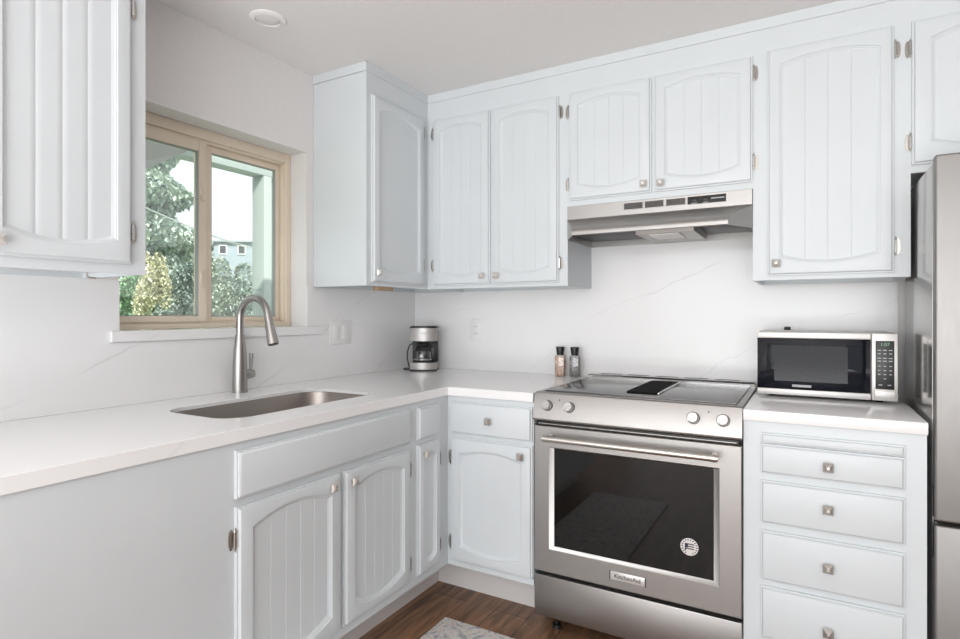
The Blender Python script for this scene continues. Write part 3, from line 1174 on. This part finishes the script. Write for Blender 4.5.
# downdraft grille
vx0, vx1, vy0, vy1 = 1.441 - rc, 1.558 - rc, .115, .525
b = B()
frame_ring(b, vx0, vx1, 0, 0, 0, 0, 0) if False else None
box(b, vx0, vx0 + .006, vy0, vy1, .9502, .9575, .001)
box(b, vx1 - .010, vx1, vy0, vy1, .9502, .9575, .001)
box(b, vx0 + .006, vx1 - .010, vy0, vy0 + .012, .9502, .9575, .001)
box(b, vx0 + .006, vx1 - .010, vy1 - .006, vy1, .9502, .9575, .001)
v_ = obj('downdraft_vent', b, M['vent_black'], t)
b = B()
for k in range(22):
    y = vy0 + .016 + k * (vy1 - vy0 - .026) / 22
    box(b, vx0 + .006, vx1 - .010, y, y + .009, .9502, .9560)
obj('vent_slats', b, M['vent_black'], v_)
b = B(); box(b, vx1, vx1 + .006, vy0, vy1 + .004, .9502, .9570, .001); tag(obj('vent_rail', b, M['chrome'], v_), 'steel edge strip')


def stove_knob(x, z):
    y = -.030 + (z - .846) / (.9425 - .846) * .026
    pa = Vector((x, y, z)); dv = Vector((0, -1, .27)).normalized()
    b = B()
    cyl(b, pa - dv * .001, pa + dv * .006, .0215, .0205, 28)
    k_ = obj('bezel', b, M['dark'], None)
    bm2 = B()
    cyl(bm2, pa + dv * .004, pa + dv * .022, .0205, .0190, 28)
    cyl(bm2, pa + dv * .022, pa + dv * .0245, .0190, .0165, 28)
    u = Vector((math.cos(.7), 0, math.sin(.7)))
    u = (u - dv * u.dot(dv)).normalized()
    vv = dv.cross(u)
    M4 = Matrix((( u.x, vv.x, dv.x, 0), (u.y, vv.y, dv.y, 0), (u.z, vv.z, dv.z, 0), (0, 0, 0, 1)))
    vs = box(bm2, -.0175, .0175, -.0045, .0045, .0, .0085)
    bmesh.ops.transform(bm2, matrix=Matrix.Translation(pa + dv * .0235) @ M4, verts=vs)
    kk = obj('burner_knob', bm2, M['knob_steel'], t)
    k_.parent = kk


for x in (1.1655, 1.2560, 1.7085, 1.8040):
    stove_knob(x - rc, .897)
for x in (1.213, 1.757):
    b = B(); pa = Vector((x - rc, -.006, .921)); cyl(b, pa, pa + Vector((0, -.008, 0)), .0022, seg=10); obj('indicator_light', b, M['dark'], cp)
# oven door
DY = -.015
dz0, dz1 = .2413, .8162
b = B()
gx0, gx1, gz0_, gz1_ = 1.1689 - rc, 1.7919 - rc, .3334, .7347
ro = [(-rw + .001, dz0), (rw - .001, dz0), (rw - .001, dz1), (-rw + .001, dz1)]
ri = [(gx0, gz0_), (gx1, gz0_), (gx1, gz1_), (gx0, gz1_)]
rj = [(1.1898 - rc, .3466), (1.773 - rc, .3466), (1.773 - rc, .7297), (1.1898 - rc, .7297)]
rings = []
for pts, y in ((ro, .019), (ro, DY + .003), ([(x + (.003 if x < 0 else -.003), z + (.003 if z < .5 else -.003)) for x, z in ro], DY),
               (ri, DY), ([(x + (.002 if x < 0 else -.002), z + (.002 if z < .5 else -.002)) for x, z in ri], DY + .0015), (rj, DY + .007), (rj, .010)):
    rings.append([b.verts.new((x, y, z)) for x, z in pts])
for a, c in zip(rings, rings[1:]):
    for k in range(4):
        j = (k + 1) % 4
        b.faces.new((a[k], a[j], c[j], c[k]))
dr_ = obj('oven_door', b, M['steel'], t)
b = B(); box(b, rj[0][0] - .003, rj[1][0] + .003, DY + .0075, DY + .012, rj[0][1] - .003, rj[2][1] + .003); gl = obj('oven_glass', b, M['black_glass'], dr_)
b = B()
hy = -.072
tube(b, [(1.1674 - rc, hy, .7788), (1.7939 - rc, hy, .7788)], .0115, 20)
for x in (1.1815, 1.7798):
    box(b, x - rc - .010, x - rc + .010, hy - .004, DY + .001, .7702, .7874, .004)
    cyl(b, (x - rc - .008, hy, .7788), (x - rc + .008, hy, .7788), .0128, seg=20)
obj('oven_handle', b, M['nickel'], dr_)
b = B(); box(b, 1.4164 - rc, 1.5429 - rc, DY - .003, DY - .0002, .2747, .3056, .001)
bd = obj('badge', b, M['badge'], dr_)
for x in (1.4133, 1.5429):
    b = B(); box(b, x - rc, x + .003 - rc, DY - .0035, DY - .0002, .2732, .3066); obj('badge_end', b, M['dark'], dr_)
tm = text_mesh('KitchenAid', .0215, M['black'], 'badge_lettering', dr_, (1.4796 - rc, DY - .0034, .2904))
# round sticker on the glass
sx, sz, sy = 1.6937 - rc, .4463, DY + .0072
b = B(); cyl(b, (sx, sy, sz), (sx, sy - .0006, sz), .0300, seg=40); st = obj('round_sticker', b, M['badge'], dr_)
b = B()
for k in range(18):
    a = 2 * PI * k / 18
    if abs(((a - R(270) + PI) % (2 * PI)) - PI) < .5:
        continue
    p = Vector((sx + .0245 * math.cos(a), sy - .0009, sz + .0245 * math.sin(a)))
    vs = box(b, -.0016, .0016, -.0002, .0002, -.0028, .0028)
    bmesh.ops.transform(b, matrix=Matrix.Translation(p) @ Matrix.Rotation(-(a - PI / 2), 4, 'Y'), verts=vs)
# flag-like emblem in the middle
box(b, sx - .015, sx - .004, sy - .0011, sy - .0007, sz - .003, sz + .012)
for q in range(3):
    box(b, sx - .004 if q < 2 else sx - .015, sx + .016, sy - .0011, sy - .0007, sz + .008 - q * .008, sz + .0115 - q * .008)
box(b, sx - .015, sx - .011, sy - .0011, sy - .0007, sz - .014, sz - .003)
obj('sticker_print', b, M['navy'], st)
b = B(); box(b, -rw + .012, rw - .012, DY + .009, .019, .8182, .8319); obj('door_gap_trim', b, M['black'], t)
b = B(); box(b, -rw + .018, rw - .018, DY + .004, DY + .010, .8231, .8258); tag(obj('gap_strip', b, M['steel'], t), 'thin steel strip in the black gap above the door')
b = B(); box(b, -rw + .001, rw - .001, DY, .019, .0662, .2276, .003); obj('lower_drawer', b, M['steel'], t)
for x in (-rw + .07, rw - .07):
    for y in (.05, .62):
        b = B(); cyl(b, (x, y, .0004), (x, y, .014), .019, .017, 16); cyl(b, (x, y, .014), (x, y, .056), .007, seg=10); obj('leveling_foot', b, M['black'], t)

# ------------------------------------------------------------------ refrigerator
FRX0, FRX1 = 2.3680, 3.2600
t = thing('refrigerator', 'tall stainless steel refrigerator at the right edge', 'refrigerator', ((FRX0 + FRX1) / 2, -.40, 0))
cx = (FRX0 + FRX1) / 2
fw = (FRX1 - FRX0) / 2
b = B(); box(b, -fw + .001, fw - .001, -.255, .275, .035, 1.700, .004); obj('body', b, M['fridge_side'], t)
b = B(); box(b, -fw + .012, fw - .012, -.268, -.2552, .05, 1.695); obj('door_gasket', b, M['dark'], t)
for nm, za, zc in (('refrigerator_door', .660, 1.714), ('freezer_drawer', .052, .648)):
    b = B(); box(b, -fw, fw, -.312, -.268, za, zc, .007, 4); d = obj(nm, b, M['steel_v'], t)
    b = B()
    zz = (.668, .760) if nm[0] == 'r' else (.548, .640)
    box(b, -fw - .0006, -fw + .002, -.296, -.280, zz[0], zz[1], .0002)
    obj('pocket_handle', b, M['dark'], d)
for x in (-fw + .08, fw - .08):
    for y in (-.22, .22):
        b = B(); cyl(b, (x, y, .0004), (x, y, .036), .02, seg=14); obj('foot', b, M['black'], t)

# ------------------------------------------------------------------ microwave
MX0, MX1, MZ0, MZ1 = 1.8815, 2.3235, .9500, 1.1880
t = thing('microwave', 'silver and black countertop microwave beside the refrigerator', 'microwave', ((MX0 + MX1) / 2, -.340, HZ))
cx = (MX0 + MX1) / 2
mw = (MX1 - MX0) / 2
z0, z1 = MZ0 - HZ, MZ1 - HZ
b = B(); box(b, -mw + .001, mw - .001, .018, .318, z0 + .001, z1, .004); obj('casing', b, M['silver_plastic'], t)
ds = 2.2450 - cx
b = B()
box(b, -mw, ds, .010, .0176, z0, z1 - .001, .002)
box(b, -mw, ds, 0, .012, z0, z0 + .0225, .003)
box(b, -mw, ds, 0, .012, z1 - .0235, z1 - .001, .003)
d = obj('microwave_door', b, M['silver_plastic'], t)
b = B(); box(b, -mw + .0005, ds - .0005, .002, .0098, z0 + .0228, z1 - .0238, .001); g = obj('door_glass', b, M['mw_glass'], d)
b = B(); box(b, 1.9400 - cx, 2.1760 - cx, .0012, .0019, 1.0030 - HZ, 1.1340 - HZ); obj('viewing_mesh', b, M['mw_mesh'], d)
b = B(); box(b, 2.000 - cx, 2.062 - cx, .0008, .0019, .982 - HZ, .991 - HZ); tag(obj('badge', b, M['keys'], d), 'small grey nameplate')
b = B(); box(b, 2.2475 - cx, mw, 0, .0176, z0, z1 - .001, .003); p = obj('control_panel', b, M['silver_plastic'], t)
b = B(); box(b, 2.2585 - cx, 2.3130 - cx, -.0008, .001, .9905 - HZ, 1.1610 - HZ, .0006); k_ = obj('keypad', b, M['black'], p)
text_mesh('1:07', .016, M['digits'], 'clock_display', p, (2.2860 - cx, -.0015, 1.1480 - HZ))
rows = [(1.128, 3, .011), (1.116, 3, .008), (1.100, 3, .011), (1.090, 3, .011), (1.072, 3, .007), (1.057, 3, .007), (1.043, 3, .007), (1.028, 1, .007), (1.006, 2, .011)]
for zr, cnt, wd in rows:
    for q in range(cnt):
        xq = 2.2858 - cx + (q - (cnt - 1) / 2) * (.0165 if cnt == 3 else .026)
        b = B(); box(b, xq - wd / 2, xq + wd / 2, -.0013, -.0008, zr - HZ - .0016, zr - HZ + .0016); obj('key', b, M['keys'], p)
b = B(); box(b, 2.2560 - cx, 2.3160 - cx, -.0022, .001, .9575 - HZ, .9855 - HZ, .002); obj('open_button', b, M['silver_plastic'], p)
for x in (-mw + .05, mw - .05):
    for y in (.05, .28):
        b = B(); cyl(b, (x, y, .0003), (x, y, z0 + .003), .012, .014, 14); obj('foot', b, M['black'], t)
b = B()
box(b, 1.964 - cx, 1.988 - cx, .306, .3248, 1.186 - HZ, 1.202 - HZ, .003)
tube(b, [(1.976 - cx, .312, 1.19 - HZ), (1.976 - cx, .3225, 1.13 - HZ), (2.02 - cx, .3225, 1.05 - HZ)], .003, 8)
obj('power_plug', b, M['dark'], t)

# ------------------------------------------------------------------ coffee maker
t = thing('coffee_maker', 'small steel and black drip coffee maker in the counter corner', 'coffee maker', (.178, -.150, HZ), R(29))
b = B()
box(b, -.073, .073, -.075, .075, .0006, .010, .004)
obj('base_plate', b, M['black'], t)


def dpoly(w_, y0, y1, bulge, n=10):
    pts = [(w_, y1), (-w_, y1), (-w_, y0)]
    for k in range(1, n):
        u = k / n
        pts.append((-w_ + 2 * w_ * u, y0 - bulge * math.sin(PI * u)))
    pts.append((w_, y0))
    return pts


b = B(); prism(b, dpoly(.0735, -.060, .072, .018), .0102, .047, 'Z'); obj('base', b, M['steel'], t)
b = B(); prism(b, dpoly(.058, -.045, .05, .012), .0472, .052, 'Z'); obj('hot_plate', b, M['black'], t)
b = B(); box(b, -.072, .072, .030, .072, .0475, .166, .004); obj('column', b, M['black'], t)
b = B(); prism(b, dpoly(.0735, -.060, .072, .018), .1665, .238, 'Z'); h_ = obj('housing', b, M['steel'], t)
b = B()
box(b, -.008, .030, -.0800, -.0770, .207, .210)
obj('logo_plate', b, M['keys'], h_)
b = B(); prism(b, dpoly(.0755, -.060, .074, .019), .2385, .2455, 'Z'); prism(b, dpoly(.068, -.055, .068, .017), .2456, .249, 'Z'); obj('lid', b, M['black'], t)
b = B(); cyl(b, (0, -.020, .146), (0, -.020, .1662), .040, .052, 24); obj('filter_basket', b, M['black'], t)
b = B()
lathe(b, [(.040, .0525), (.053, .058), (.056, .075), (.053, .100), (.044, .122), (.041, .128)], 28, (-.006, -.022, 0))
cf = obj('carafe', b, M['carafe'], t)
b = B(); cyl(b, (-.006, -.022, .128), (-.006, -.022, .143), .044, .036, 24); obj('carafe_lid', b, M['black'], cf)
b = B()
cyl(b, (-.006, -.022, .112), (-.006, -.022, .124), .0485, .0445, 24)
box(b, .036, .062, -.034, -.010, .060, .132, .006)
obj('carafe_handle', b, M['black'], cf)
b = B(); lathe(b, [(.041, .0532), (.053, .0585), (.0545, .066), (.0545, .067)], 28, (-.006, -.022, 0)); obj('carafe_band', b, M['chrome'], cf)
b = B()
tube(b, [(-.070, .02, .150), (-.086, .015, .140), (-.097, .010, .105), (-.098, .006, .065), (-.090, .002, .030), (-.082, -.002, .012)], .0036, 10)
tube(b, [(-.118, .002, .0075), (-.104, .0, .008), (-.076, -.002, .008)], .0065, 10)
obj('power_cord', b, M['black'], t)

# ------------------------------------------------------------------ spice jars
for x, y, fill, lab in ((.958, -.060, 'salt', 'square glass jar of pink salt with black cap, left of the pair'), (1.038, -.066, 'pepper', 'square glass jar of dark peppercorns with black cap, nearer the stove')):
    t = thing('spice_jar', lab, 'jar', (x, y, HZ), R(9), 'spice jars beside the stove')
    b = B(); box(b, -.0245, .0245, -.0245, .0245, .0005, .108, .004); obj('bottle', b, M['jar_glass'], t)
    b = B(); box(b, -.0222, .0222, -.0222, .0222, .003, .101, .003); obj('contents', b, M[fill], t)
    b = B(); lathe(b, [(.0175, .108), (.0175, .116), (.0185, .117), (.0225, .1475), (.0215, .150)], 24); obj('cap', b, M['black'], t)

# ------------------------------------------------------------------ rug
b = B()
box(b, .755, 1.255, -2.50, -.815, .0006, .009, .003)
tag(obj('rug', b, M['rug']), 'pale patterned runner rug on the dark wood floor', 'rug')

# ------------------------------------------------------------------ recessed ceiling light
t = thing('ceiling_light', 'round white recessed ceiling light near the window wall', 'ceiling light', (.247, -1.285, CEIL))
b = B()
lathe(b, [(.068, -.0004), (.068, -.003), (.062, -.007), (.047, -.0085), (.0455, -.004), (.0455, -.0004)], 36); obj('trim_ring', b, M['white_plastic'], t)
b = B(); lathe(b, [(.0445, -.0004), (.0440, -.0050), (.030, -.0095), (.012, -.0115), (.002, -.012)], 36); obj('lens', b, M['lens'], t)

# ------------------------------------------------------------------ outdoors
GZ = -0.45
b = B(); box(b, -70, -0.2, -30, 60, GZ - .2, GZ); struct('ground', b, M['grass'], 'lawn outside the window', 'ground')
# patio cover: beam, posts, soffit, eave board
t = thing('patio_cover', 'grey green patio roof on posts seen through the window', 'patio cover', (-1.2, -.125, GZ))
ox, oy = -1.2, -.125
b = B(); box(b, -.06, .06, -3.6 - oy, .35 - oy, 2.195 - GZ, 2.42 - GZ, .004); obj('beam', b, M['patio'], t)
b = B(); box(b, -.06, .06, -.160 - oy, -.095 - oy, 0.0006, 2.1945 - GZ, .004); obj('post', b, M['patio'], t)
b = B(); box(b, -.06, .06, -.070 - oy, .02 - oy, 0.0006, 2.1945 - GZ, .004); obj('post', b, M['patio'], t)
b = B(); box(b, -.35, .14, -3.6 - oy, .35 - oy, 2.421 - GZ, 2.48 - GZ); obj('soffit', b, M['soffit'], t)
b = B()
A = [(-.66, 2.26), (-.98, 2.05), (-3.2, .95 + 1.0), (-3.2, 2.419), (-.66, 2.419)]
prism(b, [(y - oy, z - GZ) for y, z in A], .065, .10, 'X')
obj('eave_board', b, M['eave'], t)


def wpt(u, t_, v=None):
    r = (u - 480) / 571.18
    s_, c_ = math.sin(R(29.803)), math.cos(R(29.803))
    X = 2.0489 + t_ * (-s_ + r * c_)
    Y = -2.787 + t_ * (c_ + r * s_)
    Z = None if v is None else 1.2549 - (v - 314.23) / 571.18 * t_
    return X, Y, Z


def foliage(shape, h0, h1, rad, n, size, seed):
    rnd = random.Random(seed)
    b = B()
    lobes = [(rnd.uniform(-.55, .55), rnd.uniform(-.55, .55), rnd.uniform(.25, .85), rnd.uniform(.3, .5)) for _ in range(11)]
    for _ in range(n):
        if shape == 'cone':
            u = rnd.random() ** .8
            z = h0 + (h1 - h0) * u
            tier = .72 + .28 * math.sin(u * 34)
            r = rad * (1 - u) ** .75 * tier * math.sqrt(rnd.uniform(.35, 1)) + .04
            a = rnd.uniform(0, 2 * PI)
            p = Vector((r * math.cos(a), r * math.sin(a), z - .1 * r))
        else:
            lx, ly, lz, lr = rnd.choice(lobes)
            d_ = Vector((rnd.gauss(0, 1), rnd.gauss(0, 1), rnd.gauss(0, 1))).normalized() * lr * rnd.uniform(.75, 1.05)
            p = Vector(((lx + d_.x) * rad, (ly + d_.y) * rad, h0 + (h1 - h0) * min(1, max(0, lz * .85 + d_.z * .55))))
        s = size * rnd.uniform(.6, 1.3)
        m4 = Matrix.Translation(p) @ Matrix.Rotation(rnd.uniform(0, 6.3), 4, 'Z') @ Matrix.Rotation(rnd.uniform(-1.1, 1.1), 4, 'X')
        q = [b.verts.new(m4 @ Vector(c)) for c in ((0, -s * .9, 0), (s * .45, 0, s * .12), (0, s * .9, 0), (-s * .45, 0, s * .12))]
        b.faces.new(q)
    return b


def plant(name, label, cat, u, t_, vtop, vbot, wpx, m, n, size, shape='bush', group=None, seed=1):
    X, Y, ztop = wpt(u, t_, vtop)
    zb0 = wpt(u, t_, vbot)[2]
    rad = wpx / 571.18 * t_
    t = thing(name, label, cat, (X, Y, GZ), 0, group)
    b = foliage(shape, max(.3, zb0 - GZ), ztop - GZ, rad, n, size, seed)
    me = obj('foliage', b, m, t, smooth=False)
    b = B()
    tr = max(.03, rad * .09)
    tube(b, [(0, 0, .0005), (.02, .01, (ztop - GZ) * .3), (-.02, .02, (ztop - GZ) * .62), (0, 0, (ztop - GZ) * .9)], tr, 8, [tr, tr * .8, tr * .5, tr * .2])
    obj('trunk', b, M['bark'], t)
    return t


gT, gS = 'trees outside the window', 'shrubs outside the window'
plant('conifer_tree', 'tall pale green conifer filling the left window pane', 'tree', 150, 14, 100, 330, 78, M['leaf_conifer'], 24000, .10, 'cone', gT, 3)
plant('shrub', 'sunlit yellow green shrub in the left window pane', 'shrub', 153, 8, 246, 335, 17, M['leaf_yellow'], 5000, .032, 'bush', gS, 4)
plant('shrub', 'dark round shrub right of the sunlit yellow one', 'shrub', 183, 9, 252, 335, 22, M['leaf_dark'], 6000, .036, 'bush', gS, 5)
plant('shrub', 'bright green shrub at the lower left corner of the window', 'shrub', 127, 10, 264, 340, 30, M['leaf_green'], 6000, .045, 'bush', gS, 6)
plant('shrub', 'big grey green shrub in the right window pane under the house', 'shrub', 236, 8.5, 250, 335, 29, M['leaf_grey'], 8000, .034, 'bush', gS, 8)
plant('shrub', 'dark shrub behind the window meeting stile', 'shrub', 209, 10, 242, 335, 22, M['leaf_dark'], 6000, .04, 'bush', gS, 9)
plant('shrub', 'low pale shrub just above the window sill', 'shrub', 172, 5, 308, 340, 18, M['leaf_grey'], 1500, .03, 'bush', gS, 10)
plant('tree', 'tree crown on the skyline left of the distant house', 'tree', 219, 34, 226, 330, 16, M['leaf_far'], 2200, .35, 'bush', gT, 11)
plant('tree', 'tree crown on the skyline behind the distant house', 'tree', 246, 52, 218, 330, 22, M['leaf_far'], 2600, .5, 'bush', gT, 12)
plant('tree', 'tree crown on the skyline right of the distant house', 'tree', 274, 44, 222, 330, 18, M['leaf_far'], 2200, .45, 'bush', gT, 13)
plant('tree', 'broad hazy tree low behind the conifer', 'tree', 190, 26, 226, 330, 22, M['leaf_far'], 2600, .28, 'bush', gT, 14)

for k, (X_, Y_, h_, r_, mm, lab) in enumerate(((-13, -3.5, 3.6, 1.5, 'leaf_green', 'wide green tree at the far left of the garden'),
                                               (-17, 1.0, 4.2, 1.9, 'leaf_dark', 'dark tree standing left of the conifer'),
                                               (-10, -8.0, 3.2, 1.6, 'leaf_grey', 'grey green tree beside the garden fence line'),
                                               (-22, -7.0, 5.0, 2.4, 'leaf_far', 'hazy tall tree far beyond the lawn'))):
    t = thing('tree', lab, 'tree', (X_, Y_, GZ), 0, gT)
    obj('foliage', foliage('bush', .5, h_, r_, 3500, .16, 40 + k), M[mm], t, smooth=False)
    b = B(); tube(b, [(0, 0, .0005), (.05, 0, h_ * .5), (0, .03, h_ * .85)], .12, 8, [.13, .10, .04]); obj('trunk', b, M['bark'], t)

hx, hy_, hz = wpt(241, 30, 262)
t = thing('house', 'distant blue grey house with white windows seen in the right pane', 'house', (hx, hy_, GZ), R(38))
zt2 = wpt(242, 30, 244)[2] - GZ
b = B(); box(b, -1.0, 1.0, -1.2, 1.2, .0006, zt2); obj('house_wall', b, M['siding'], t)
b = B(); prism(b, [(-1.4, zt2 - .06), (0, zt2 + .62), (1.4, zt2 - .06), (1.4, zt2 + .02), (0, zt2 + .70), (-1.4, zt2 + .02)], -1.15, 1.15, 'X'); obj('roof', b, M['roof'], t)
b = B(); prism(b, [(-1.19, zt2 + .0005), (1.19, zt2 + .0005), (0, zt2 + .575)], -1.0, 1.0, 'X'); obj('gable', b, M['siding'], t)
for x in (-.55, .35):
    b = B(); frame_ring(b, x - .20, x + .20, zt2 - .68, zt2 - .2, .05, -1.25, -1.2005, bevel=0); f_ = obj('house_window', b, M['reveal'], t)
    b = B(); box(b, x - .16, x + .16, -1.225, -1.21, zt2 - .64, zt2 - .24); obj('window_pane', b, M['cooktop'], f_)

# overhead wires, each one sagging between two points beyond the garden
for i, (ua, va, ub, vb, t0, t1, lab) in enumerate(((120, 196, 300, 250, 9, 26, 'upper overhead wire crossing the left window pane'),
                                                   (205, 233, 300, 247, 16, 30, 'lower overhead wire sloping across the right window pane'))):
    a = Vector(wpt(ua, t0, va)); c = Vector(wpt(ub, t1, vb))
    b = B()
    pts = [a.lerp(c, k / 16) - Vector((0, 0, .35 * 4 * (k / 16) * (1 - k / 16))) for k in range(17)]
    tube(b, pts, .014 if i == 0 else .012, 6)
    tag(obj('overhead_wire', b, M['wire']), lab, 'wire', 'overhead wires outside the window')
